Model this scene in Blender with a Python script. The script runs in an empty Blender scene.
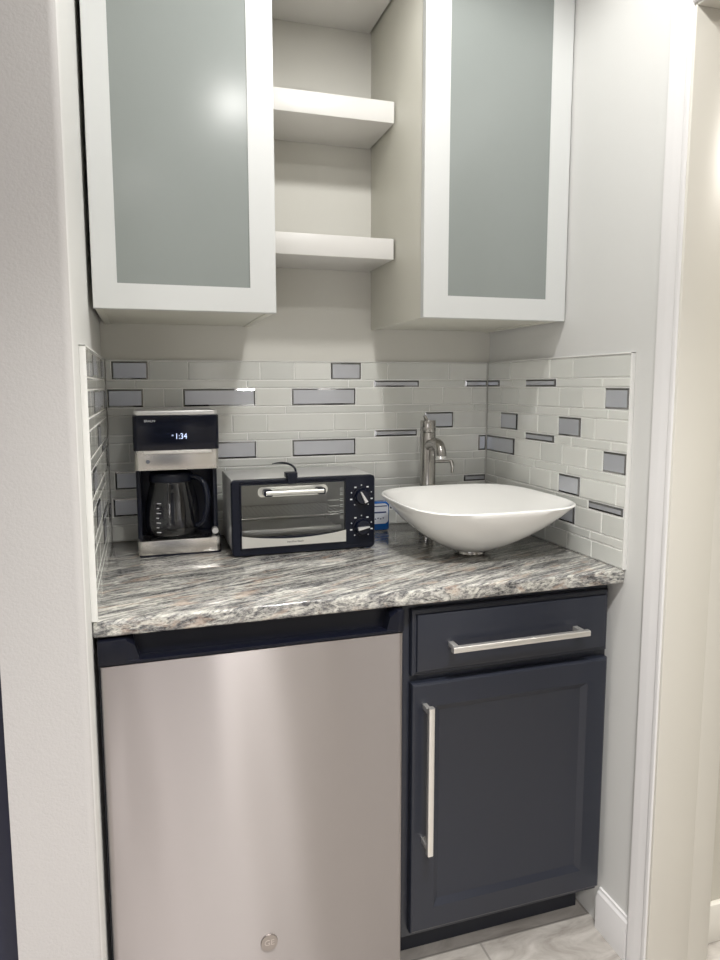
import bpy, bmesh, math, random
from mathutils import Vector, Matrix

# ------------------------------------------------------------------ camera, world, lights, exposure
S = bpy.context.scene
COL = S.collection
random.seed(7)

cam_data = bpy.data.cameras.new('camera')
cam = bpy.data.objects.new('camera', cam_data)
COL.objects.link(cam)
YAW, PITCH, ROLL = 0.2910, -0.1117, -0.0034
fw = Vector((math.sin(YAW)*math.cos(PITCH), math.cos(YAW)*math.cos(PITCH), math.sin(PITCH)))
rt0 = Vector((math.cos(YAW), -math.sin(YAW), 0))
up0 = rt0.cross(fw)
rt = math.cos(ROLL)*rt0 + math.sin(ROLL)*up0
up = math.cos(ROLL)*up0 - math.sin(ROLL)*rt0
m = Matrix((rt, up, -fw)).transposed().to_4x4()
m.translation = Vector((0.0927, -1.8632, 1.3317))
cam.matrix_world = m
cam_data.sensor_fit = 'HORIZONTAL'
cam_data.sensor_width = 36
cam_data.lens = 663.75*36/720
cam_data.shift_x = 16.8/720
cam_data.shift_y = -19.5/720
cam_data.clip_start = 0.02
S.camera = cam

world = bpy.data.worlds.new('world')
S.world = world
world.use_nodes = True
world.node_tree.nodes['Background'].inputs[0].default_value = (0.8, 0.85, 0.9, 1)
world.node_tree.nodes['Background'].inputs[1].default_value = 0.15

S.view_settings.view_transform = 'Standard'
S.view_settings.look = 'None'
S.view_settings.gamma = 1
S.view_settings.use_curve_mapping = False
S.view_settings.exposure = 0.22

def lamp(name, kind, loc, energy, color, size=0.1, target=None, spot=None, blend=0.5):
    d = bpy.data.lights.new(name, kind)
    d.energy = energy
    d.color = color
    if kind == 'AREA':
        d.shape = 'DISK'
        d.size = size
    else:
        d.shadow_soft_size = size
    if spot:
        d.spot_size = math.radians(spot)
        d.spot_blend = blend
    o = bpy.data.objects.new(name, d)
    o.location = loc
    if target is not None:
        o.rotation_euler = (Vector(target)-Vector(loc)).to_track_quat('-Z', 'Y').to_euler()
    COL.objects.link(o)
    return o

NEUTRAL = (1.0, 0.985, 0.955)
ROSE = (1.0, 0.95, 0.925)
lamp('downlight', 'SPOT', (0.60, -0.90, 2.41), 24, NEUTRAL, 0.05, (0.60, -0.88, 0), 168, 0.35)
lamp('downlight', 'SPOT', (0.47, -1.62, 2.42), 125, NEUTRAL, 0.06, (0.47, -1.62, 0), 104, 0.6)
lamp('downlight', 'SPOT', (0.09, -2.75, 2.42), 135, ROSE, 0.06, (0.09, -2.75, 0), 118, 0.5)
lamp('downlight', 'SPOT', (-0.9, -2.0, 2.42), 85, ROSE, 0.06, (-0.9, -2.0, 0), 96, 0.6)
lamp('downlight_lens', 'AREA', (0.47, -1.62, 2.425), 5, NEUTRAL, 0.13, (0.47, -1.62, 0))
lamp('downlight_lens', 'AREA', (0.09, -2.75, 2.425), 1.6, ROSE, 0.13, (0.09, -2.75, 0))
lamp('added_front_fill', 'AREA', (-0.9, -3.5, 1.1), 10, (0.96, 0.96, 1.0), 1.2, (0.3, 0, 0.7))  # added soft fill from behind the camera, no window stands there
lamp('bathroom_light', 'AREA', (2.4, -1.30, 2.425), 26, (1.0, 0.95, 0.87), 0.4, (2.4, -1.30, 0))

# ------------------------------------------------------------------ materials
MATS = {}
def mat(name, col=(0.8, 0.8, 0.8), rough=0.5, metal=0.0, **kw):
    if name in MATS:
        return MATS[name]
    mt = bpy.data.materials.new(name)
    mt.use_nodes = True
    b = mt.node_tree.nodes['Principled BSDF']
    b.inputs['Base Color'].default_value = (*col, 1)
    b.inputs['Roughness'].default_value = rough
    b.inputs['Metallic'].default_value = metal
    for k, v in kw.items():
        b.inputs[k.replace('_', ' ')].default_value = v
    MATS[name] = mt
    return mt

def nodes(mt):
    nt = mt.node_tree
    return nt, nt.nodes['Principled BSDF'], nt.nodes.new, nt.links.new

def coords(mt, scale=(1, 1, 1), rot=(0, 0, 0)):
    nt, b, N, L = nodes(mt)
    g = N('ShaderNodeNewGeometry')
    r = N('ShaderNodeMapping')
    r.inputs['Rotation'].default_value = rot
    L(g.outputs['Position'], r.inputs['Vector'])
    mp = N('ShaderNodeMapping')
    mp.inputs['Scale'].default_value = scale
    L(r.outputs['Vector'], mp.inputs['Vector'])
    return mp.outputs['Vector']

def noise(mt, vec, scale, detail=4, rough=0.5, dist=0.0):
    nt, b, N, L = nodes(mt)
    n = N('ShaderNodeTexNoise')
    n.inputs['Scale'].default_value = scale
    n.inputs['Detail'].default_value = detail
    n.inputs['Roughness'].default_value = rough
    n.inputs['Distortion'].default_value = dist
    L(vec, n.inputs['Vector'])
    return n.outputs['Fac']

def ramp(mt, fac, stops):
    nt, b, N, L = nodes(mt)
    r = N('ShaderNodeValToRGB')
    e = r.color_ramp.elements
    while len(e) < len(stops):
        e.new(0.5)
    for i, (p, c) in enumerate(stops):
        e[i].position = p
        e[i].color = (*c, 1)
    L(fac, r.inputs['Fac'])
    return r.outputs['Color']

def bump(mt, h, strength, dist=0.001):
    nt, b, N, L = nodes(mt)
    bp = N('ShaderNodeBump')
    bp.inputs['Strength'].default_value = strength
    bp.inputs['Distance'].default_value = dist
    L(h, bp.inputs['Height'])
    L(bp.outputs['Normal'], b.inputs['Normal'])

def mixc(mt, fac, a, b_):
    nt, b, N, L = nodes(mt)
    mx = N('ShaderNodeMix')
    mx.data_type = 'RGBA'
    if hasattr(fac, 'is_linked'):
        L(fac, mx.inputs[0])
    else:
        mx.inputs[0].default_value = fac
    for s, v in ((6, a), (7, b_)):
        if hasattr(v, 'is_linked'):
            L(v, mx.inputs[s])
        else:
            mx.inputs[s].default_value = (*v, 1)
    return mx.outputs[2]

wall_paint = mat('wall_paint', (0.65, 0.65, 0.635), 0.6)
bump(wall_paint, noise(wall_paint, coords(wall_paint), 160, 3), 0.15)
back_paint = mat('back_wall_paint', (0.62, 0.61, 0.565), 0.6)
pillar_shaded_paint = mat('textured_wall_paint_shaded', (0.45, 0.437, 0.432), 0.65)  # the wall paint again, its shade and warm light put into the colour
bump(pillar_shaded_paint, noise(pillar_shaded_paint, coords(pillar_shaded_paint), 210, 3, 0.6), 0.55, 0.0012)
ceiling_paint = mat('ceiling_paint', (0.8, 0.79, 0.77), 0.7)
trim_white = mat('trim_white', (0.74, 0.73, 0.73), 0.32)
trim_cream = mat('trim_cream', (0.66, 0.64, 0.585), 0.35)
navy_door = mat('navy_paint', (0.012, 0.014, 0.035), 0.5)
beige_paint = mat('beige_paint', (0.50, 0.48, 0.42), 0.6)

# floor: large light stone tile with grout
floor_mat = mat('stone_floor_tile', (0.6, 0.58, 0.55), 0.32)
v = coords(floor_mat)
n1 = noise(floor_mat, coords(floor_mat, (1.2, 3.2, 1)), 5, 8, 0.62, 1.2)
stone = ramp(floor_mat, n1, [(0.30, (0.26, 0.235, 0.21)), (0.48, (0.40, 0.375, 0.345)), (0.68, (0.54, 0.515, 0.48))])
nt, b, N, L = nodes(floor_mat)
br = N('ShaderNodeTexBrick')
br.offset = 0.5
br.inputs['Scale'].default_value = 1
br.inputs['Brick Width'].default_value = 0.61
br.inputs['Row Height'].default_value = 0.305
br.inputs['Mortar Size'].default_value = 0.0028
br.inputs['Mortar Smooth'].default_value = 0.1
br.inputs['Mortar'].default_value = (0.27, 0.255, 0.235, 1)
mp = N('ShaderNodeMapping')
mp.inputs['Location'].default_value = (-0.822+0.61, 0.56, 0)
g = N('ShaderNodeNewGeometry')
L(g.outputs['Position'], mp.inputs['Vector'])
L(mp.outputs['Vector'], br.inputs['Vector'])
L(stone, br.inputs['Color1'])
L(stone, br.inputs['Color2'])
L(br.outputs['Color'], b.inputs['Base Color'])

# granite: streaky grey, black and cream with tan speckles
granite = mat('streaked_granite', (0.5, 0.5, 0.5), 0.12)
nt, b, N, L = nodes(granite)
ROT = (0.0, 0.0, math.radians(-20))
gv = coords(granite, (1.6, 9.0, 9.0), ROT)
big = noise(granite, gv, 2.3, 8, 0.62, 1.1)
base = ramp(granite, big, [(0.38, (0.012, 0.013, 0.018)), (0.46, (0.07, 0.07, 0.08)), (0.49, (0.36, 0.35, 0.33)),
                           (0.52, (0.66, 0.65, 0.58)), (0.555, (0.05, 0.05, 0.06)), (0.60, (0.35, 0.34, 0.32)), (0.68, (0.80, 0.79, 0.74))])
thin = noise(granite, coords(granite, (3.0, 30.0, 30.0), ROT), 4.5, 6, 0.7, 0.5)
thinc = ramp(granite, thin, [(0.42, (0.012, 0.012, 0.018)), (0.49, (0.17, 0.17, 0.17)), (0.55, (0.55, 0.535, 0.48)), (0.66, (0.86, 0.84, 0.78))])
fine = noise(granite, coords(granite, (1, 1.8, 1.8), ROT), 120, 5, 0.7)
specks = ramp(granite, fine, [(0.40, (0.05, 0.05, 0.055)), (0.50, (0.45, 0.44, 0.42)), (0.62, (0.88, 0.87, 0.82))])
c0 = mixc(granite, 0.42, base, thinc)
c1 = mixc(granite, 0.18, c0, specks)
tanm = ramp(granite, noise(granite, coords(granite, (2, 7, 7), ROT), 5.0, 6, 0.6, 0.6), [(0.55, (0, 0, 0)), (0.66, (1, 1, 1))])
mt_ = N('ShaderNodeMath'); mt_.operation = 'MULTIPLY'; mt_.inputs[1].default_value = 0.38
L(tanm, mt_.inputs[0])
c2 = mixc(granite, mt_.outputs[0], c1, (0.52, 0.36, 0.26))
L(c2, b.inputs['Base Color'])
b.inputs['Coat Weight'].default_value = 0.4
b.inputs['Coat Roughness'].default_value = 0.08

def brushed(name, col, rough, aniso, tangent, streak=0.0, sc=(1, 1, 1)):
    mt = mat(name, col, rough, 1.0)
    nt, b, N, L = nodes(mt)
    b.inputs['Anisotropic'].default_value = aniso
    cx = N('ShaderNodeCombineXYZ')
    for i in range(3):
        cx.inputs[i].default_value = tangent[i]
    L(cx.outputs[0], b.inputs['Tangent'])
    if streak:
        f = noise(mt, coords(mt, sc), 6, 5, 0.6)
        r = N('ShaderNodeMapRange')
        r.inputs['To Min'].default_value = rough-streak
        r.inputs['To Max'].default_value = rough+streak
        L(f, r.inputs['Value'])
        L(r.outputs[0], b.inputs['Roughness'])
    return mt

fridge_steel = brushed('brushed_fridge_steel', (0.43, 0.402, 0.40), 0.31, 1.0, (0, 0, 1))
steel = brushed('brushed_steel', (0.66, 0.64, 0.61), 0.24, 0.6, (0, 0, 1))
nickel = mat('brushed_nickel', (0.42, 0.405, 0.385), 0.22, 1.0)
handle_steel = mat('satin_steel_bar', (0.84, 0.82, 0.79), 0.38, 0.85)
shell_steel = mat('toaster_steel', (0.74, 0.74, 0.73), 0.30, 0.6)
chrome = mat('chrome', (0.85, 0.85, 0.84), 0.08, 1.0)
black_plastic = mat('black_plastic', (0.006, 0.008, 0.017), 0.34, 0.0, Specular_IOR_Level=0.28)
black_gloss = mat('black_gloss', (0.004, 0.006, 0.016), 0.14, 0.0, Specular_IOR_Level=0.35)
black_matte = mat('black_matte', (0.012, 0.012, 0.013), 0.55)
fridge_black = mat('fridge_black', (0.004, 0.005, 0.011), 0.34, 0.0, Specular_IOR_Level=0.3)
navy_cab = mat('charcoal_navy_cabinet', (0.017, 0.020, 0.031), 0.36)
cab_white = mat('cabinet_white', (0.67, 0.66, 0.59), 0.42)
alu_white = mat('satin_aluminium_frame', (0.66, 0.675, 0.67), 0.34)
frosted = mat('frosted_door_glass', (0.275, 0.30, 0.29), 0.20, 0.0, Specular_IOR_Level=0.4)
shelf_white = mat('shelf_white', (0.70, 0.69, 0.67), 0.35)
porcelain = mat('porcelain', (0.90, 0.895, 0.87), 0.10, 0.0, Coat_Weight=0.5)
grout = mat('grout', (0.88, 0.88, 0.86), 0.7)
tile_a = mat('pale_glass_tile', (0.66, 0.67, 0.635), 0.13, 0.0, Coat_Weight=0.5)
tile_b = mat('cream_glass_tile', (0.69, 0.695, 0.66), 0.14, 0.0, Coat_Weight=0.5)
tile_c = mat('grey_glass_tile', (0.63, 0.64, 0.61), 0.13, 0.0, Coat_Weight=0.5)
mirror_tile = mat('mirror_tile', (0.53, 0.545, 0.585), 0.26, 0.5)
mirror_bevel = mat('mirror_tile_bevel', (0.20, 0.20, 0.20), 0.10, 0.9)
blue_plastic = mat('blue_plastic', (0.01, 0.11, 0.40), 0.25)
label_white = mat('label_white', (0.75, 0.78, 0.86), 0.5)
label_ink = mat('label_ink', (0.03, 0.05, 0.16), 0.5)
print_white = mat('white_print', (0.75, 0.76, 0.78), 0.5)
dark_print = mat('dark_print', (0.12, 0.12, 0.12), 0.5)
clear_glass = mat('clear_glass', (1, 1, 1), 0.0, 0.0, Transmission_Weight=1.0, IOR=1.45)
door_glass = mat('oven_door_glass', (0.78, 0.79, 0.78), 0.02, 0.0, Transmission_Weight=1.0, IOR=1.5)
oven_metal = mat('oven_interior_metal', (0.55, 0.55, 0.53), 0.40, 0.7)
digits = mat('clock_digits', (0.6, 0.7, 1.0), 0.5, 0.0, Emission_Strength=0.9)
digits.node_tree.nodes['Principled BSDF'].inputs['Emission Color'].default_value = (0.65, 0.75, 1, 1)

# ------------------------------------------------------------------ mesh helpers
def BM():
    return bmesh.new()

def merge(bm, tmp, mi=0):
    for f in tmp.faces:
        f.material_index = mi
    me = bpy.data.meshes.new('tmp')
    tmp.to_mesh(me)
    tmp.free()
    bm.from_mesh(me)
    bpy.data.meshes.remove(me)

def box(bm, x0, x1, y0, y1, z0, z1, bev=0.0, seg=2, mi=0):
    t = bmesh.new()
    bmesh.ops.create_cube(t, size=1)
    for v in t.verts:
        v.co = Vector((x0+(v.co.x+.5)*(x1-x0), y0+(v.co.y+.5)*(y1-y0), z0+(v.co.z+.5)*(z1-z0)))
    if bev:
        bmesh.ops.bevel(t, geom=t.edges[:], offset=bev, segments=seg, profile=0.5, affect='EDGES')
    merge(bm, t, mi)

def rbox(bm, x0, x1, y0, y1, z0, z1, r, axis='z', n=6, bev=0.0, mi=0):
    """box with its four edges along one axis rounded by r"""
    t = bmesh.new()
    bmesh.ops.create_cube(t, size=1)
    for v in t.verts:
        v.co = Vector((x0+(v.co.x+.5)*(x1-x0), y0+(v.co.y+.5)*(y1-y0), z0+(v.co.z+.5)*(z1-z0)))
    ax = 'xyz'.index(axis)
    es = [e for e in t.edges if abs((e.verts[0].co-e.verts[1].co)[ax]) > 1e-6]
    bmesh.ops.bevel(t, geom=es, offset=r, segments=n, profile=0.5, affect='EDGES')
    if bev:
        es = [e for e in t.edges if e.calc_face_angle(0) > 1.0]
        bmesh.ops.bevel(t, geom=es, offset=bev, segments=2, profile=0.5, affect='EDGES')
    merge(bm, t, mi)

def ringmesh(bm, rings, cap0=True, cap1=True, closed=True, mi=0):
    t = bmesh.new()
    vr = [[t.verts.new(p) for p in r] for r in rings]
    n = len(vr[0])
    for a, b2 in zip(vr, vr[1:]):
        for i in range(n if closed else n-1):
            j = (i+1) % n
            t.faces.new((a[i], a[j], b2[j], b2[i]))
    if cap0:
        t.faces.new(list(reversed(vr[0])))
    if cap1:
        t.faces.new(vr[-1])
    bmesh.ops.recalc_face_normals(t, faces=t.faces[:])
    merge(bm, t, mi)

def lathe(bm, cx, cy, prof, n=48, mi=0, cap0=True, cap1=True):
    rings = [[(cx+r*math.cos(2*math.pi*i/n), cy+r*math.sin(2*math.pi*i/n), z) for i in range(n)] for r, z in prof]
    ringmesh(bm, rings, cap0, cap1, True, mi)

def tube(bm, pts, rad, n=14, mi=0):
    pts = [Vector(p) for p in pts]
    rads = rad if isinstance(rad, (list, tuple)) else [rad]*len(pts)
    rings = []
    ref = None
    for i, p in enumerate(pts):
        d = (pts[min(i+1, len(pts)-1)]-pts[max(i-1, 0)]).normalized()
        if ref is None:
            a = Vector((0, 0, 1)) if abs(d.z) < .9 else Vector((1, 0, 0))
            ref = d.cross(a).normalized()
        ref = (ref-d*ref.dot(d)).normalized()
        b2 = d.cross(ref)
        rings.append([p+rads[i]*(math.cos(2*math.pi*k/n)*ref+math.sin(2*math.pi*k/n)*b2) for k in range(n)])
    ringmesh(bm, rings, True, True, True, mi)

def prism(bm, pts, axis, a0, a1, mi=0):
    """extrude a 2-D outline along an axis; pts are the two other coordinates in order"""
    def P(p, a):
        if axis == 'x': return (a, p[0], p[1])
        if axis == 'y': return (p[0], a, p[1])
        return (p[0], p[1], a)
    ringmesh(bm, [[P(p, a0) for p in pts], [P(p, a1) for p in pts]], True, True, True, mi)

def bez(p0, p1, p2, p3, n=12):
    p0, p1, p2, p3 = map(Vector, (p0, p1, p2, p3))
    out = []
    for i in range(n+1):
        t = i/n
        out.append((1-t)**3*p0+3*(1-t)**2*t*p1+3*(1-t)*t*t*p2+t**3*p3)
    return out

def wpos(o):
    p = Vector((0, 0, 0))
    while o is not None:
        p = p+o.location
        o = o.parent
    return p

def obj(name, bm, mats, parent=None, origin=None, angle=35):
    """link a bmesh written in world coordinates as ONE mesh object"""
    me = bpy.data.meshes.new(name)
    bmesh.ops.remove_doubles(bm, verts=bm.verts[:], dist=1e-7)
    bm.to_mesh(me)
    bm.free()
    if not isinstance(mats, (list, tuple)):
        mats = [mats]
    for mm in mats:
        me.materials.append(mm)
    o = bpy.data.objects.new(name, me)
    COL.objects.link(o)
    if parent is not None:
        o.parent = parent
        off = wpos(parent)
    else:
        off = Vector(origin) if origin else Vector((0, 0, 0))
        o.location = off
    me.transform(Matrix.Translation(-off))
    for p in me.polygons:
        p.use_smooth = True
    me.set_sharp_from_angle(angle=math.radians(angle))
    return o

def thing(name, label, cat, loc, group=None):
    o = bpy.data.objects.new(name, None)
    o.empty_display_size = 0.05
    COL.objects.link(o)
    o.location = loc
    o['label'] = label
    o['category'] = cat
    if group:
        o['group'] = group
    return o

def tag(o, label, cat, group=None):
    o['label'] = label
    o['category'] = cat
    if group:
        o['group'] = group
    return o

def struct(name, bm, mt, angle=35):
    o = obj(name, bm, mt, angle=angle)
    o['kind'] = 'structure'
    return o

def text(name, body, size, loc, mt, parent, align='CENTER', bold=0.0, rot=(math.pi/2, 0, 0), sx=1.0):
    cu = bpy.data.curves.new(name+'_curve', 'FONT')
    cu.body = body
    cu.size = size
    cu.align_x = align
    cu.align_y = 'CENTER'
    cu.extrude = 0.0002
    cu.offset = bold
    t = bpy.data.objects.new('tmp_text', cu)
    COL.objects.link(t)
    dg = bpy.context.evaluated_depsgraph_get()
    me = bpy.data.meshes.new_from_object(t.evaluated_get(dg))
    bpy.data.objects.remove(t)
    from mathutils import Euler
    me.transform(Matrix.Translation(Vector(loc)-wpos(parent)) @ Euler(rot).to_matrix().to_4x4() @ Matrix.Diagonal((sx, 1, 1, 1)))
    me.name = name
    me.materials.clear()
    me.materials.append(mt)
    o = bpy.data.objects.new(name, me)
    COL.objects.link(o)
    o.parent = parent
    return o

# ------------------------------------------------------------------ the room
WL, WB, WR = -0.010, 0.008, 1.130      # painted wall planes behind the tile
ZC = 2.44
bm = BM(); box(bm, -2.0, 3.2, -3.7, 0.3, -0.06, 0.0); struct('floor', bm, floor_mat)
bm = BM(); box(bm, -2.0, 3.2, -3.7, 0.3, ZC, ZC+0.06); struct('ceiling', bm, ceiling_paint)
bm = BM(); box(bm, WL-0.08, WR+0.10, WB, WB+0.12, 0, ZC); struct('wall_back', bm, back_paint)
# the wall end left of the alcove with a rounded corner
bm = BM()
PX0, PY = -0.141, -0.735
r = 0.014
pts = [(PX0, WB-0.001), (PX0, PY)] + [(WL-r+r*math.sin(a), PY+r-r*math.cos(a)) for a in [math.radians(k*15) for k in range(7)]] + [(WL, WB-0.001)]
prism(bm, pts, 'z', 0, ZC)
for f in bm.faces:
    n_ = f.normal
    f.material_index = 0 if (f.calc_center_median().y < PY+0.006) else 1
struct('wall_left', bm, [pillar_shaded_paint, wall_paint])
# dark door in the wall left of it, and that wall
bm = BM()
box(bm, -0.96, PX0-0.002, PY+0.045, PY+0.085, 0.005, 2.03, 0.002)
for z0, z1 in ((0.25, 0.95), (1.08, 1.88)):
    box(bm, -0.84, -0.24, PY+0.038, PY+0.05, z0, z1, 0.005)
struct('door_1', bm, navy_door)
bm = BM()
box(bm, -2.0, -0.965, PY+0.02, PY+0.12, 0, ZC)
box(bm, -0.965, PX0-0.001, PY+0.02, PY+0.12, 2.035, ZC)
struct('wall_front_left', bm, wall_paint)
# right wall with a doorway towards the viewer
DY0, DY1, DZ = -0.770, -1.62, 2.045
WT = 0.102
bm = BM()
box(bm, WR, WR+WT, DY0+0.012, 0.008, 0, ZC)
box(bm, WR, WR+WT, -3.6, DY1-0.012, 0, ZC)
box(bm, WR, WR+WT, DY1-0.012, DY0+0.012, DZ+0.012, ZC)
struct('wall_right', bm, wall_paint)
# jamb lining
bm = BM()
box(bm, WR-0.008, WR+WT+0.002, DY0, DY0+0.012, 0, DZ+0.012, 0.0015)
box(bm, WR-0.008, WR+WT+0.002, DY1-0.012, DY1, 0, DZ+0.012, 0.0015)
box(bm, WR-0.008, WR+WT+0.002, DY1, DY0, DZ, DZ+0.012, 0.0015)
struct('trim_1', bm, trim_cream)
# moulded casing round the doorway
def casing_profile(y0, sgn):
    # (distance from opening edge, projection from wall)
    pr = [(0.0, 0.009), (0.003, 0.0105), (0.010, 0.0105), (0.014, 0.0090), (0.030, 0.0100), (0.038, 0.0120), (0.043, 0.0115), (0.049, 0.0130), (0.054, 0.0125), (0.058, 0.0)]
    return [(y0+sgn*d, WR-h) for d, h in pr]
bm = BM()
cp = casing_profile(DY0+0.006, 1)
prism(bm, [(x, y) for y, x in cp]+[(WR, DY0+0.006)], 'z', 0, DZ+0.068)
cp = casing_profile(DY1-0.006, -1)
prism(bm, [(x, y) for y, x in cp]+[(WR, DY1-0.006)], 'z', 0, DZ+0.068)
box(bm, WR-0.0165, WR, DY1-0.006, DY0+0.006, DZ+0.006, DZ+0.068, 0.003)
struct('trim_2', bm, trim_white, angle=20)
# wall return beyond the jamb in the next room
bm = BM(); box(bm, WR+WT+0.002, WR+0.172, DY0+0.008, 0.3, 0, ZC, 0.004); struct('trim_3', bm, trim_cream)
bm = BM(); box(bm, WR+0.174, 3.1, -0.71, -0.60, 0, ZC); struct('wall_bathroom', bm, beige_paint)
bm = BM(); box(bm, 3.1, 3.2, -3.6, 0.3, 0, ZC); struct('wall_bathroom_side', bm, beige_paint)
bm = BM(); box(bm, WR+0.175, 3.1, -0.724, -0.71, 0, 0.10, 0.003); struct('baseboard_bathroom', bm, trim_cream)
# room behind the viewer
bm = BM(); box(bm, -2.0, 3.2, -3.7, -3.6, 0, ZC); struct('wall_rear', bm, beige_paint)
bm = BM()
box(bm, -0.30, 0.50, -3.598, -3.560, 0.005, 2.03, 0.002)
for z0, z1 in ((0.25, 0.95), (1.08, 1.88)):
    box(bm, -0.18, 0.38, -3.566, -3.552, z0, z1, 0.005)
struct('reflection_door', bm, mat('slate_paint', (0.08, 0.09, 0.11), 0.45))  # unseen door, added so the fridge steel reflects a dark band
bm = BM()
box(bm, -0.38, -0.305, -3.598, -3.555, 0, 2.12, 0.003)
box(bm, 0.505, 0.70, -3.598, -3.555, 0, 2.12, 0.003)
box(bm, -0.305, 0.505, -3.598, -3.555, 2.04, 2.12, 0.003)
struct('reflection_trim', bm, trim_white)  # pale strips added for a bright band in the fridge reflection
bm = BM(); box(bm, -2.1, -2.0, -3.7, 0.3, 0, ZC); struct('wall_far_left', bm, wall_paint)
# baseboard on the right wall
bm = BM()
pr = [(WR, 0.0), (WR-0.014, 0.0), (WR-0.014, 0.078), (WR-0.011, 0.086), (WR-0.0105, 0.092), (WR-0.006, 0.098), (WR-0.005, 0.104), (WR, 0.104)]
prism(bm, pr, 'y', -0.7045, -0.600)
struct('baseboard_right', bm, trim_white, angle=25)

# ------------------------------------------------------------------ tile backsplash
back = thing('tile_backsplash', 'pale glass tile backsplash with grey mirrored accent tiles above the worktop', 'backsplash', (0.56, 0.0, 0.914))
def tile(bm, F, s0, s1, z0, z1, mirror, mi):
    if mirror:
        w, lift = 0.0045, 0.0022
    else:
        w, lift = 0.0012, 0.0010
    def q(s, d, z): return F(s, d, z)
    o = [q(s0, 0.0015, z0), q(s1, 0.0015, z0), q(s1, 0.0015, z1), q(s0, 0.0015, z1)]
    t = bmesh.new()
    back_ = [t.verts.new(q(*a)) for a in ((s0, .004, z0), (s1, .004, z0), (s1, .004, z1), (s0, .004, z1))]
    a = [t.verts.new(p) for p in o]
    b_ = [t.verts.new(q(*c)) for c in ((s0+w, .0015-lift, z0+w), (s1-w, .0015-lift, z0+w), (s1-w, .0015-lift, z1-w), (s0+w, .0015-lift, z1-w))]
    for i in range(4):
        j = (i+1) % 4
        f = t.faces.new((back_[i], back_[j], a[j], a[i])); f.material_index = mi
        f = t.faces.new((a[i], a[j], b_[j], b_[i])); f.material_index = 5 if mirror else mi
    f = t.faces.new(b_); f.material_index = mi
    bmesh.ops.recalc_face_normals(t, faces=t.faces[:])
    # keep the front face pointing into the room
    me = bpy.data.meshes.new('tmp'); t.to_mesh(me); t.free(); bm.from_mesh(me); bpy.data.meshes.remove(me)

def rows():
    out = []
    for k in range(7):
        z1 = 1.3985-.0735*k
        out.append(('T%d' % (k+1), z1-.0475 if k < 6 else .9160, z1))
        if k < 6:
            zt = 1.3475-.0735*k
            out.append(('t%d' % (k+1), zt-.0190, zt))
    return out

def panel(F, L, acc, seed):
    rnd = random.Random(seed)
    bm = BM()
    # grout bed
    t = bmesh.new()
    A = [F(0, .0025, .9145), F(L, .0025, .9145), F(L, .0025, 1.4005), F(0, .0025, 1.4005)]
    Bk = [F(0, .0075, .9145), F(L, .0075, .9145), F(L, .0075, 1.4005), F(0, .0075, 1.4005)]
    va = [t.verts.new(p) for p in A]; vb = [t.verts.new(p) for p in Bk]
    t.faces.new(va); t.faces.new(list(reversed(vb)))
    for i in range(4):
        j = (i+1) % 4
        t.faces.new((va[j], va[i], vb[i], vb[j]))
    bmesh.ops.recalc_face_normals(t, faces=t.faces[:])
    merge(bm, t, 0)
    G = 0.0028
    for name, z0, z1 in rows():
        cur = 0.0012
        spans = sorted(acc.get(name, []))
        segs = []
        for a, c in spans:
            if a-G > cur+0.004:
                segs.append((cur, a-G, False))
            segs.append((max(a, cur), min(c, L-0.001), True))
            cur = c+G
        if cur < L-0.006:
            segs.append((cur, L-0.0012, False))
        for a, c, mir in segs:
            if mir:
                tile(bm, F, a, c, z0, z1, True, 4)
                continue
            x = a
            first = rnd.choice((.05, .08, .1, .13)) if name[0] == 'T' else rnd.choice((.07, .12, .18))
            ln = first
            while x < c-0.002:
                e = x+ln
                if c-e < 0.02:
                    e = c
                tile(bm, F, x, e, z0, z1, False, rnd.choice((1, 1, 2, 2, 3)))
                x = e+G
                ln = rnd.choice((.095, .095, .145, .195)) if name[0] == 'T' else rnd.choice((.145, .145, .295))
    return bm
TM = [grout, tile_a, tile_b, tile_c, mirror_tile, mirror_bevel]
WT_ = 1.120
back_acc = {'T1': [(.015, .107), (.615, .706)], 'T2': [(.0015, .092), (.197, .394), (.499, .689)],
            'T4': [(.205, .394), (.499, .689), (1.093, 1.1195)], 't1': [(.748, .890), (1.045, 1.1195)],
            'T3': [(.912, 1.005)], 't3': [(.750, .885)], 't5': [(1.045, 1.1195), (.60, .74)], 'T5': [(.013, .105)],
            'T6': [(.006, .100), (.34, .53)], 't6': [(.80, .94)]}
obj('tile_panel', panel(lambda s, d, z: (s, d, z), WT_, back_acc, 3), TM, back, angle=4)
right_acc = {'t1': [(.0015, .071), (.216, .358)], 'T2': [(.554, .634)], 'T3': [(.084, .177), (.376, .467)], 't3': [(.221, .358)],
             'T4': [(.0015, .164), (.555, .634)], 'T5': [(.384, .471)], 't5': [(.508, .630)], 'T6': [(.36, .455)], 't4': [(.05, .06)][:0]}
obj('tile_panel', panel(lambda s, d, z: (WT_+d, -s, z), 0.6355, right_acc, 11), TM, back, angle=4)
left_acc = {'T1': [(.10, .19), (.36, .46)], 'T2': [(.0015, .095), (.27, .46)], 'T3': [(.30, .39)], 't3': [(.12, .26)], 'T4': [(.0015, .10), (.48, .57)],
            't5': [(.20, .34)], 'T5': [(.42, .52)], 'T6': [(.0015, .09), (.25, .34)]}
obj('tile_panel', panel(lambda s, d, z: (-d, -s, z), 0.6355, left_acc, 23), TM, back, angle=4)
bm = BM()
box(bm, WT_-.0012, WR-.0002, -.6395, -.6358, .9145, 1.4040, .0008)
box(bm, WT_-.0012, WR-.0002, -.6395, -.001, 1.4008, 1.4040, .0008)
box(bm, WL+.0002, .0012, -.6395, -.6358, .9145, 1.4040, .0008)
box(bm, WL+.0002, .0012, -.6395, -.001, 1.4008, 1.4040, .0008)
box(bm, .0012, WT_-.0012, -.0005, .0078, 1.4008, 1.4030, .0006)
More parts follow.
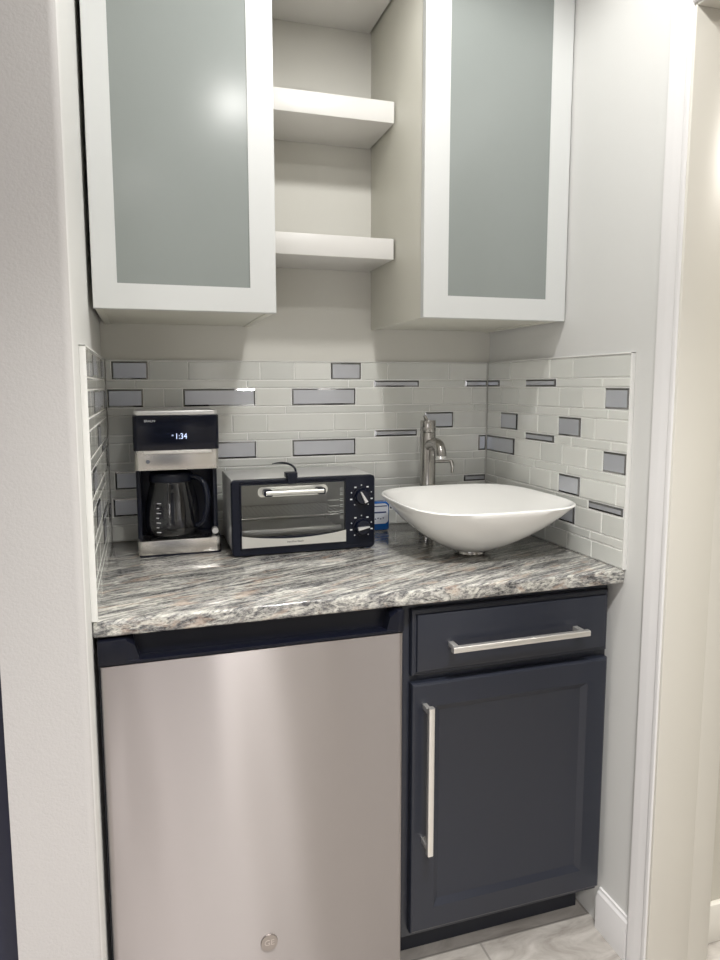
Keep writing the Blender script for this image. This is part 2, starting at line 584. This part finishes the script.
box(bm, .0008, .0024, -.0024, -.0008, .9145, 1.4005)
box(bm, WT_-.0024, WT_-.0008, -.0024, -.0008, .9145, 1.4005)
obj('edge_trim', bm, mat('tile_edge_trim', (0.76, 0.76, 0.74), 0.4), back)

# ------------------------------------------------------------------ granite worktop
bm = BM()
box(bm, WL+.001, WR-.001, -.637, WB-.001, .8825, .9140, .005, 3)
tag(obj('countertop', bm, granite, origin=(.56, -.637, .8825)), 'polished streaky grey granite worktop over the fridge and the dark cabinet', 'countertop')

# ------------------------------------------------------------------ mini fridge
fr = thing('mini_fridge', 'stainless steel door mini fridge with black top grip under the counter', 'fridge', (.295, -.36, 0))
bm = BM(); box(bm, -.002, .587, -.585, -.05, .02, .868, .004)
for x in (.05, .54):
    for y in (-.55, -.09):
        lathe(bm, x, y, [(.018, 0), (.018, .022)], 20)
obj('fridge_body', bm, fridge_black, fr)
bm = BM()
rbox(bm, -.002, .5865, -.6405, -.592, .055, .832, .006, 'z', 3)
box(bm, .010, .58, -.592, -.583, .07, .86)
dr = obj('door', bm, fridge_black, fr)
bm = BM()
NX, NZ = 90, 70
prx = [(0, .015), (0, .0045), (.0006, .0022), (.0020, .0006), (.0045, 0)]       # rounded vertical edges
cols = [(.0015+a, d) for a, d in prx]
cols += [(.006+(.5800-.006)*i/NX, 0) for i in range(1, NX)]
cols += [(.5845-a, d) for a, d in reversed(prx)]
rr_ = []
for j in range(NZ+1):
    z = .058+(.8305-.058)*j/NZ
    row = []
    for x, d in cols:
        u = (x-.0015)/.583
        edge = max(0, min(1, min(u, 1-u)/.06))
        wv = .00042*math.sin(x*23+1.3*math.sin(z*5.0)+.4)+.00022*math.sin(x*51+z*6.0+2.0)+.00012*math.sin(x*12-z*19)
        row.append((x, -.6448+d+wv*edge*(1 if d == 0 else 0), z))
    rr_.append(row)
ringmesh(bm, rr_, False, False, closed=False)
b0 = [(x, y, z) for x, y, z in rr_[0]]; b1 = [(x, y, z) for x, y, z in rr_[-1]]
ringmesh(bm, [b0+[(.5845, -.6298, .058), (.0015, -.6298, .058)]], True, False)
ringmesh(bm, [b1+[(.5845, -.6298, .8305), (.0015, -.6298, .8305)]], True, False)
obj('steel_panel', bm, fridge_steel, dr)
# black top cap with a long pocket grip
bm = BM()
box(bm, -.002, .048, -.6445, -.592, .8325, .8780, .002)
box(bm, .572, .5865, -.6445, -.592, .8325, .8780, .002)
prism(bm, [(-.6445, .8325), (-.6445, .8375), (-.640, .8390), (-.610, .8350), (-.605, .8740), (-.592, .8780), (-.592, .8325)], 'x', .046, .574)
# sloping pocket ends
for a, b2, s in ((.046, .064, 1), (.574, .556, -1)):
    ringmesh(bm, [[(a, -.6443, .8335), (a, -.6443, .8770), (a, -.600, .8770), (a, -.600, .8335)],
                  [(b2+s*.006, -.6400, .8370), (b2-s*.002, -.6400, .8640), (b2-s*.006, -.600, .8770), (b2+s*.006, -.600, .8335)]])
obj('grip_cap', bm, fridge_black, dr)
bm = BM()
tube(bm, [(.298, -.6445, .2145), (.298, -.6475, .2145)], [.0175, .0168], 36)
bd = obj('badge', bm, mat('badge_grey', (0.42, 0.38, 0.36), 0.35, 0.9), dr)
bd['label'] = 'round dark grey maker badge'
text('badge_monogram', 'GE', .017, (.298, -.6476, .2145), mat('badge_light', (0.62, 0.58, 0.56), 0.3, 0.9), dr)

# ------------------------------------------------------------------ base cabinet
bc = thing('base_cabinet', 'charcoal navy base cabinet with one drawer and one door under the sink', 'cabinet', (.86, -.30, 0))
CF = -.597
bm = BM()
box(bm, .601, .617, CF+.018, -.01, .102, .880)
box(bm, 1.098, 1.114, CF+.018, -.01, .102, .880)
box(bm, .617, 1.098, CF+.018, -.01, .102, .118)
box(bm, .617, 1.098, -.022, -.01, .118, .880)
box(bm, .6, .637, CF, CF+.019, .102, .8815, .001)
box(bm, 1.085, 1.115, CF, CF+.019, .102, .8815, .001)
box(bm, .637, 1.085, CF, CF+.019, .850, .8815, .001)
box(bm, .637, 1.085, CF, CF+.019, .695, .725, .001)
box(bm, .637, 1.085, CF, CF+.019, .102, .135, .001)
obj('cabinet_body', bm, navy_cab, bc)
bm = BM(); box(bm, .602, 1.113, -.528, -.512, .001, .102); obj('toe_kick', bm, mat('toe_kick_black', (0.012, 0.014, 0.022), 0.5), bc)

def routed_front(x0, x1, z0, z1, yb, yf, fw_, depth, slope):
    """door: eased outer edge, flat frame, bevelled step down to a flat recessed panel"""
    bm = bmesh.new()
    def ring(i, y):
        return [(x0+i, y, z0+i), (x1-i, y, z0+i), (x1-i, y, z1-i), (x0+i, y, z1-i)]
    rings = [ring(0, yb), ring(0, yf+.006), ring(.002, yf+.002), ring(.006, yf)]
    if depth:
        rings += [ring(fw_, yf), ring(fw_+.003, yf+.0015), ring(fw_+slope, yf+depth-.001), ring(fw_+slope+.003, yf+depth)]
    ringmesh(bm, rings)
    return bm
d = obj('door', routed_front(.617, 1.109, .122, .7015, CF, CF-.020, .054, .009, .012), navy_cab, bc, angle=25)
def bar_handle(p0, p1, y, vertical, parent):
    bm = BM()
    h = .0065
    if vertical:
        x = p0[0]
        rbox(bm, x-h, x+h, y-h, y+h, p1[1], p0[1], .0025, 'z', 3)
        for z in (p1[1]+.012, p0[1]-.012):
            box(bm, x-.005, x+.005, y+h-.001, CF-.0195, z-.006, z+.006, .001)
    else:
        z = p0[1]
        rbox(bm, p0[0], p1[0], y-h, y+h, z-h, z+h, .0025, 'x', 3)
        for x in (p0[0]+.012, p1[0]-.012):
            box(bm, x-.006, x+.006, y+h-.001, CF-.0195, z-.005, z+.005, .001)
    return obj('handle', bm, handle_steel, parent)
bar_handle((.646, .663), (.646, .332), -.651, True, d)
bm = routed_front(.617, 1.109, .7165, .8635, CF, CF-.014, .0, 0, 0)
rings = []
def ring(i, y): return [(.617+i, y, .7165+i), (1.109-i, y, .7165+i), (1.109-i, y, .8635-i), (.617+i, y, .8635-i)]
ringmesh(bm, [ring(.010, CF-.013), ring(.012, CF-.0185), ring(.016, CF-.020)])
dw = obj('drawer', bm, navy_cab, bc, angle=25)
bar_handle((.693, .783), (1.027, .783), -.651, False, dw)

# ------------------------------------------------------------------ wall cabinets
UZ0, UZ1, UY = 1.4935, 2.40, -.380
def wall_cabinet(x0, x1, gx0, gx1, label):
    t = thing('wall_cabinet', label, 'cabinet', ((x0+x1)/2, -.18, UZ0), 'wall cabinets with frosted doors')
    bm = BM()
    w = .016
    box(bm, x0+.002, x0+.002+w, UY+.022, WB-.001, UZ0+.001, UZ1, .0008)
    box(bm, x1-.002-w, x1-.002, UY+.022, WB-.001, UZ0+.001, UZ1, .0008)
    box(bm, x0+.002+w, x1-.002-w, UY+.022, WB-.001, UZ0+.004, UZ0+.020)
    box(bm, x0+.002+w, x1-.002-w, UY+.022, WB-.001, UZ1-.016, UZ1)
    box(bm, x0+.002+w, x1-.002-w, -.008, WB-.001, UZ0+.020, UZ1-.016)
    obj('cabinet_body', bm, cab_white, t)
    gz0, gz1 = 1.546, UZ1-.052
    bm = BM()
    ringmesh(bm, [[(a, y, c) for a, c in ((x0+i, UZ0+i), (x1-i, UZ0+i), (x1-i, UZ1-i), (x0+i, UZ1-i))] for i, y in ((.001, UY+.019), (0, UY+.018), (0, UY+.001), (.001, UY))], True, False)
    # front face ring around the glass
    O = [(x0+.001, UY, UZ0+.001), (x1-.001, UY, UZ0+.001), (x1-.001, UY, UZ1-.001), (x0+.001, UY, UZ1-.001)]
    I = [(gx0, UY, gz0), (gx1, UY, gz0), (gx1, UY, gz1), (gx0, UY, gz1)]
    J = [(a, UY+.003, c) for a, _, c in I]
    ringmesh(bm, [O, I, J], False, False)
    fdoor = obj('door', bm, alu_white, t)
    bm = BM(); box(bm, gx0-.001, gx1+.001, UY+.0018, UY+.006, gz0-.001, gz1+.001)
    obj('glass_panel', bm, frosted, fdoor)
    return t
wall_cabinet(.000, .383, .049, .326, 'white wall cabinet with frosted glass door, left of the open shelves')
wall_cabinet(.737, 1.126, .800, 1.069, 'white wall cabinet with frosted glass door, right of the shelves and above the sink')

# ------------------------------------------------------------------ floating shelves
def shelf(z0, z1, label):
    bm = BM(); box(bm, .3845, .7335, -.190, WB-.001, z0, z1, .0012)
    tag(obj('floating_shelf', bm, shelf_white, origin=(.56, -.09, z0)), label, 'shelf', 'open shelves between the wall cabinets')
shelf(1.660, 1.713, 'lowest thick white open shelf between the two wall cabinets')
shelf(2.000, 2.053, 'middle thick white open shelf between the two wall cabinets')
shelf(2.309, 2.362, 'topmost white open shelf, only its underside in view')

# ------------------------------------------------------------------ vessel sink
sk = thing('vessel_sink', 'white porcelain vessel sink, rounded square bowl standing on the counter', 'sink', (.872, -.37, .914))
SX, SY, SA, SB = .885, -.367, .2130, .215
FX, FY = .868, -.385
def sring(t, z, n=72, rs=1.0, off=0.0):
    # t 0 foot .. 1 rim : size and squareness grow
    out = []
    e = 2.0+1.5*t
    cx = FX+(SX-FX)*t; cy = FY+(SY-FY)*t
    for i in range(n):
        a = 2*math.pi*i/n
        c, s = math.cos(a), math.sin(a)
        rr = 1/((abs(c)**e+abs(s)**e)**(1/e))
        out.append((cx+c*rr*(SA*rs-off), cy+s*rr*(SB*rs-off), z))
    return out
Z0 = .9225
rimz = 1.0490
rings = []
prof = [(0.0, .19, 0.0), (.02, .24, .003), (.08, .36, .014), (.2, .52, .032), (.35, .66, .052), (.52, .79, .075), (.7, .895, .098), (.86, .965, .117), (1.0, 1.0, .1275)]
for t, rs, h in prof:
    rings.append(sring(t, Z0+h*(rimz-Z0)/.1275, rs=rs))
rings.append(sring(1, rimz+.0022, rs=1.0, off=.0012))
rings.append(sring(1, rimz+.0030, rs=1.0, off=.0040))
rings.append(sring(1, rimz+.0018, rs=1.0, off=.0075))
for t, rs, h in reversed(prof[1:-1]):
    rings.append(sring(t, Z0+.012+h*(rimz-Z0-.010)/.1275, rs=rs, off=.009))
rings.append(sring(0, Z0+.0125, rs=.10))
bm = BM(); ringmesh(bm, rings)
bowl = obj('bowl', bm, porcelain, sk, angle=60)
bm = BM(); lathe(bm, FX, FY, [(.036, .9142), (.038, .9165), (.036, .9235)], 40); obj('mounting_ring', bm, nickel, sk)
bm = BM(); lathe(bm, FX, FY, [(.018, .9352), (.021, .9362), (.019, .9390), (.004, .9400)], 32); obj('drain', bm, chrome, sk)

# ------------------------------------------------------------------ faucet
fc = thing('faucet', 'brushed nickel single post vessel faucet behind the white sink', 'faucet', (.872, -.095, .914))
QX, QY = .879, -.095
bm = BM()
lathe(bm, QX, QY, [(.030, .9142), (.030, .918), (.0255, .921), (.0225, .922), (.0225, 1.196), (.0215, 1.1975)], 40)
body = obj('post', bm, nickel, fc)
bm = BM()
lathe(bm, QX, QY, [(.0215, 1.1985), (.0225, 1.200), (.0225, 1.2290), (.0210, 1.2325), (.004, 1.2330)], 40)
tube(bm, bez((QX-.004, QY, 1.230), (QX-.006, QY, 1.238), (QX-.010, QY-.002, 1.242), (QX-.012, QY-.002, 1.2465), 6), [.0055]*3+[.005]*4, 12)
obj('lever_cap', bm, nickel, fc)
bm = BM()
sp = bez((QX, QY-.012, 1.160), (QX, QY-.060, 1.178), (QX, QY-.086, 1.170), (QX, QY-.090, 1.137), 18)
tube(bm, sp, [.0165]*6+[.0160]*6+[.0150]*7, 24)
obj('spout', bm, nickel, fc)
bm = BM()
lathe(bm, QX, QY-.0905, [(.0125, 1.1385), (.0155, 1.1385), (.0155, 1.1305), (.0125, 1.1305)], 28)
obj('aerator', bm, chrome, fc)
bm = BM()
tube(bm, [(QX+.018, QY, 1.1115), (QX+.070, QY, 1.1115)], .0042, 12)
tube(bm, bez((QX+.070, QY, 1.114), (QX+.077, QY-.004, 1.110), (QX+.078, QY-.006, 1.095), (QX+.076, QY-.004, 1.076), 8), [.004, .0055, .006, .006, .006, .0055, .005, .0045, .0035], 12)
obj('side_handle', bm, nickel, fc)

# ------------------------------------------------------------------ coffee maker
cm = thing('coffee_maker', 'black and stainless drip coffee maker with glass carafe and digital clock', 'coffee maker', (.168, -.11, .914))
X0, X1, YF, YB = .066, .269, -.195, -.022
bm = BM()
rbox(bm, X0+.004, X1+.002, YF+.001, YB, .914, .9195, .010, 'z', 5)          # black foot
rbox(bm, X0+.002, X1-.002, -.085, YB, .9195, 1.130, .010, 'z', 5)          # rear tower
box(bm, X0+.002, X0+.013, -.150, -.075, .9195, 1.130, .003)                    # cheeks
box(bm, X1-.013, X1-.002, -.150, -.075, .9195, 1.130, .003)
rbox(bm, X0+.004, X1+.002, YF+.012, YB, .9195, .9520, .010, 'z', 5)
obj('housing', bm, black_plastic, cm)
bm = BM(); rbox(bm, X0+.002, X1-.001, YF, -.120, .9185, .9535, .010, 'z', 5, .001); obj('base_band', bm, steel, cm)['label'] = 'stainless band across the base'
bm = BM(); lathe(bm, .164, -.118, [(.064, .9515), (.064, .9535), (.058, .9545)], 48); obj('warming_plate', bm, black_matte, cm)
bm = BM(); rbox(bm, X0-.001, X1+.001, YF, YB, 1.1775, 1.2620, .010, 'z', 5, .001)
hd = obj('water_tank_head', bm, black_gloss, cm)
bm = BM(); rbox(bm, X0+.001, X1-.001, YF+.001, YB, 1.1285, 1.1775, .010, 'z', 5, .001)
hb = obj('head_band', bm, steel, cm)
hb['label'] = 'stainless band with a round button'
bm = BM(); box(bm, X0+.022, X1-.018, YF-.003, YF+.004, 1.1690, 1.1760, .0012); obj('trim_bar', bm, handle_steel, hb)
bm = BM(); tube(bm, [(.098, YF+.002, 1.151), (.098, YF-.003, 1.151)], [.0058, .0050], 24); obj('button', bm, chrome, hb)
bm = BM(); rbox(bm, X0+.002, X1-.002, YF+.002, YB, 1.2622, 1.2740, .010, 'z', 5, .003); obj('lid', bm, shell_steel, cm)
text('maker_mark', 'BRAUN', .0078, (.105, YF-.0002, 1.2490), print_white, hd, bold=0)
text('clock_display', '1:34', .0195, (.178, YF-.0002, 1.2105), digits, hd, bold=0, sx=0.88)
text('clock_display', '°', .013, (.158, YF-.0002, 1.2095), digits, hd)
# filter holder above the carafe
bm = BM(); lathe(bm, .164, -.110, [(.046, 1.1235), (.050, 1.130)], 40); obj('filter_basket', bm, black_plastic, cm)
# switch knob at the lower right
bm = BM(); tube(bm, [(.258, -.150, .964), (.258, -.166, .964)], [.0085, .0080], 24); tube(bm, [(.258, -.14, .953), (.258, -.1505, .9640)], .006, 12)
obj('side_knob', bm, shell_steel, cm)
# carafe: its own thing, it lifts off the plate
cf = thing('glass_carafe', 'glass coffee carafe with black lid and handle inside the coffee maker', 'carafe', (.160, -.122, .9545))
GX, GY = .154, -.124
bm = BM()
outer = [(.050, .9560), (.060, .9580), (.0660, .968), (.0685, .990), (.0675, 1.018), (.0630, 1.048), (.0565, 1.076), (.0530, 1.092), (.0525, 1.098)]
inner = [(r_-.002, z_+(.002 if i_ < 2 else 0)) for i_, (r_, z_) in enumerate(outer)]
lathe(bm, GX, GY, outer+inner[::-1], 56)
obj('glass_jug', bm, clear_glass, cf, angle=60)
bm = BM()
lathe(bm, GX, GY, [(.0535, 1.0930), (.0560, 1.0950), (.0560, 1.1080), (.0520, 1.1150), (.036, 1.1190), (.006, 1.1195)], 48)
obj('lid', bm, black_plastic, cf)
bm = BM()
ha = math.radians(-32)
dx, dy = math.cos(ha), math.sin(ha)
def hp(r_, z_): return (GX+dx*r_, GY+dy*r_, z_)
hpts = bez(hp(.052, 1.104), hp(.080, 1.112), hp(.102, 1.090), hp(.100, 1.045), 10)+bez(hp(.100, 1.045), hp(.098, 1.010), hp(.088, .982), hp(.0685, .980), 8)[1:]
tube(bm, hpts, [.0065]*4+[.0075]*12+[.006]*3, 14)
obj('handle', bm, black_gloss, cf)
bm = BM()
for k in range(7):
    z_ = .972+.012*k
    rr = .0692 if z_ < 1.01 else .0690-(z_-1.01)*.12
    a0 = math.radians(-125)
    for j in range(3 if k % 2 else 5):
        a = a0+j*.035
        p = Vector((GX+rr*math.cos(a), GY+rr*math.sin(a), z_))
        box(bm, p.x-.0011, p.x+.0011, p.y-.0006, p.y+.0006, p.z-.0009, p.z+.0009)
obj('measuring_marks', bm, print_white, cf)

# ------------------------------------------------------------------ toaster oven
to = thing('toaster_oven', 'small silver toaster oven with black front, two knobs and a glass door', 'toaster oven', (.47, -.15, .914))
TX0, TX1, TY, TB, TZ0, TZ1 = .288, .656, -.267, -.055, .9265, 1.1070
bm = BM()
# open box shell with rounded vertical front corners
box(bm, TX0+.002, TX0+.005, TY+.014, TB, TZ0, TZ1-.003, .0006)
box(bm, TX1-.005, TX1-.002, TY+.014, TB, TZ0, TZ1-.003, .0006)
box(bm, TX0+.002, TX1-.002, TY+.014, TB, TZ1-.006, TZ1-.002, .0018)
box(bm, TX0+.002, TX1-.002, TY+.014, TB, TZ0, TZ0+.003, .0006)
box(bm, TX0+.002, TX1-.002, TB-.003, TB, TZ0, TZ1-.003, .0006)
obj('shell', bm, shell_steel, to)
# interior
DX0, DX1 = .309, .578
bm = BM()
box(bm, DX0-.004, DX0-.002, TY+.018, TB-.008, TZ0+.006, TZ1-.010)
box(bm, DX1+.002, DX1+.004, TY+.018, TB-.008, TZ0+.006, TZ1-.010)
box(bm, DX0-.004, DX1+.004, TB-.010, TB-.008, TZ0+.006, TZ1-.010)
box(bm, DX0-.004, DX1+.004, TY+.018, TB-.008, TZ0+.006, TZ0+.008)
box(bm, DX0-.004, DX1+.004, TY+.018, TB-.008, TZ1-.012, TZ1-.010)
obj('oven_cavity', bm, oven_metal, to)
bm = BM()
for k in range(22):
    x = DX0+.004+k*(DX1-DX0-.008)/21
    tube(bm, [(x, TY+.024, 1.005), (x, TB-.014, 1.005)], .0009, 6)
for y in (TY+.024, TB-.014):
    tube(bm, [(DX0, y, 1.005), (DX1, y, 1.005)], .0014, 8)
obj('wire_rack', bm, chrome, to)
bm = BM()
box(bm, DX0+.006, DX1-.006, TY+.024, TB-.018, .962, .9645, .001)
box(bm, DX0+.006, DX1-.006, TY+.022, TY+.026, .9635, .976, .001)
obj('baking_tray', bm, shell_steel, to)
# black front frame with the door opening
bm = BM()
def rrect(x0, x1, z0, z1, r_, y, n=6):
    out = []
    for cx, cz, a0 in ((x1-r_, z1-r_, 0), (x0+r_, z1-r_, 90), (x0+r_, z0+r_, 180), (x1-r_, z0+r_, 270)):
        for i in range(n+1):
            a = math.radians(a0+90*i/n)
            out.append((cx+r_*math.cos(a), y, cz+r_*math.sin(a)))
    return out
W0, W1, V0, V1 = .3115, .5755, .9610, 1.0925
ringmesh(bm, [rrect(TX0, TX1, TZ0-.0105, TZ1-.002, .010, TY+.016), rrect(TX0, TX1, TZ0-.0105, TZ1-.002, .010, TY+.003), rrect(TX0+.003, TX1-.003, TZ0-.0075, TZ1-.005, .008, TY),
              rrect(DX0-.001, DX1+.001, .9330, 1.0975, .003, TY), rrect(DX0-.001, DX1+.001, .9330, 1.0975, .003, TY+.016)], False, False)
box(bm, .5800, TX1-.003, TY-.0004, TY+.010, TZ0, TZ1-.004, .001)
for x in (TX0+.03, TX1-.03):
    for y in (TY+.03, TB-.03):
        lathe(bm, x, y, [(.008, .914), (.009, TZ0)], 16)
fr_ = obj('front_frame', bm, black_plastic, to)
# door
bm = BM()
ringmesh(bm, [rrect(DX0, DX1, .9340, 1.0965, .003, TY+.010), rrect(DX0, DX1, .9340, 1.0965, .003, TY-.004),
              rrect(W0, W1, V0+.0, V1, .003, TY-.004), rrect(W0, W1, V0, V1, .003, TY+.010)], False, False)
ringmesh(bm, [rrect(DX0, DX1, .9340, 1.0965, .003, TY+.010), rrect(W0, W1, V0, V1, .003, TY+.010)], False, False)
od = obj('door', bm, black_plastic, to)
bm = BM(); box(bm, W0-.0005, W1+.0005, TY+.001, TY+.004, V0, V1); obj('glass_pane', bm, door_glass, od)
bm = BM()
# lower steel strip, its top edge dips in the middle
pts = [(DX0+.002, .9375), (DX1-.002, .9375), (DX1-.002, .9680)]
for k in range(13):
    u = k/12
    pts.append((DX1-.002+(DX0-DX1+.004)*u, .9680-.0125*math.sin(math.pi*u)**.8))
prism(bm, pts[:2]+pts[3:], 'y', TY-.0055, TY-.0038)
sst = obj('door_strip', bm, mat('satin_strip', (0.80, 0.80, 0.76), 0.35, 0.85), od)
sst['label'] = 'curved silver strip along the bottom of the door'
text('maker_mark', 'Hamilton Beach', .0065, (.444, TY-.0056, .9470), dark_print, od, bold=.00005)
bm = BM()
HZ = 1.0745
pl = rrect(.352, .528, HZ-.0125, HZ+.0125, .011, TY-.0045)
ringmesh(bm, [[(x, TY-.0035, z) for x, y, z in pl], pl])
obj('handle_plate', bm, mat('satin_strip'), od)
bm = BM()
tube(bm, [(.368, TY-.026, HZ), (.512, TY-.026, HZ)], .0065, 18)
hn = obj('handle', bm, mat('satin_strip'), od)
for x in (.374, .506):
    bm = BM()
    rbox(bm, x-.011, x+.011, TY-.030, TY-.005, HZ-.008, HZ+.008, .005, 'y', 4)
    obj('handle_mount', bm, black_plastic, od)
# printed guide on the glass
bm = BM()
for z in (1.045, 1.030, 1.015):
    box(bm, .532, .558, TY+.0002, TY+.0008, z-.0006, z+.0006)
for z in (1.072, 1.060, 1.045, 1.030, 1.015, 1.000):
    box(bm, .562, .570, TY+.0002, TY+.0008, z-.003, z-.0018)
    box(bm, .562, .570, TY+.0002, TY+.0008, z+.0018, z+.003)
obj('printed_guide', bm, mat('grey_print', (0.5, 0.52, 0.5), 0.5), od)
# knobs and their dials
for kz, ang in ((1.0515, 62), (.9725, 8)):
    bm = BM()
    tube(bm, [(.619, TY, kz), (.619, TY-.004, kz), (.619, TY-.0045, kz), (.619, TY-.016, kz), (.619, TY-.018, kz)], [.0240, .0235, .0205, .0190, .0172], 36)
    kn = obj('knob', bm, black_gloss, to)
    bm = BM()
    a = math.radians(ang)
    v1 = Vector((math.cos(a), 0, math.sin(a)))*(-1 if ang > 45 else 1)
    if ang > 45: v1 = Vector((-math.cos(a), 0, math.sin(a)))
    n1_ = Vector((-v1.z, 0, v1.x))
    c = Vector((.619, TY-.018, kz))
    q = [c+v1*.0155+n1_*.0012, c+v1*.0155-n1_*.0012, c-v1*.0150-n1_*.0042, c-v1*.0150+n1_*.0042]
    ringmesh(bm, [[p for p in q], [p+Vector((0, -.006, 0)) for p in q]])
    obj('pointer', bm, mat('pointer_silver', (0.8, 0.8, 0.8), 0.3, 0.6), kn)
    bm = BM()
    for k in range(9):
        t_ = math.radians(-50+k*35)
        px, pz = .619+.0285*math.cos(t_), kz+.0285*math.sin(t_)
        if k % 2:
            box(bm, px-.0028, px+.0028, TY-.0012, TY-.0004, pz-.0016, pz+.0016)
        else:
            box(bm, px-.0013, px+.0013, TY-.0012, TY-.0004, pz-.0013, pz+.0013)
    obj('dial_print', bm, print_white, to)
# loose plug lying on the oven's front top edge
pg = thing('power_plug', 'black power plug with a short curling cord on top of the toaster oven', 'plug', (.437, -.245, TZ1))
bm = BM()
rbox(bm, .4225, .4520, TY-.006, TY+.022, TZ1+.0003, TZ1+.0130, .004, 'z', 4, .0015)
rbox(bm, .4270, .4490, TY-.0085, TY-.0030, TZ1-.0150, TZ1+.0110, .003, 'y', 4, .001)
obj('plug_body', bm, black_plastic, pg)
bm = BM()
tube(bm, bez((.451, TY+.012, TZ1+.010), (.450, TY+.010, TZ1+.034), (.425, TY+.030, TZ1+.038), (.396, TY+.040, TZ1+.031), 14), [.0026]*11+[.0022, .0018, .0014, .0010], 10)
obj('cord', bm, black_plastic, pg)

# ------------------------------------------------------------------ blue tub beside the oven
bt = thing('plastic_bottle', 'small blue plastic bottle with a white label between toaster oven and sink', 'bottle', (.738, -.055, .914))
bm = BM(); rbox(bm, .702, .771, -.078, -.036, .9142, .9960, .015, 'z', 6, .005); obj('bottle_body', bm, blue_plastic, bt)
bm = BM()
pl = rrect(.708, .7635, .9340, .9930, .012, -.0786)
ringmesh(bm, [[(x, -.0776, z) for x, y, z in pl], pl]); lb = obj('label_sticker', bm, label_white, bt)
bm = BM()
box(bm, .712, .760, -.0792, -.0784, .9845, .9870)
box(bm, .714, .757, -.0792, -.0784, .9655, .9695)
for k in range(4):
    box(bm, .722+.008*k, .726+.008*k, -.0792, -.0784, .9470+.002*(k % 2), .9500+.002*(k % 2))
obj('label_print', bm, label_ink, lb)
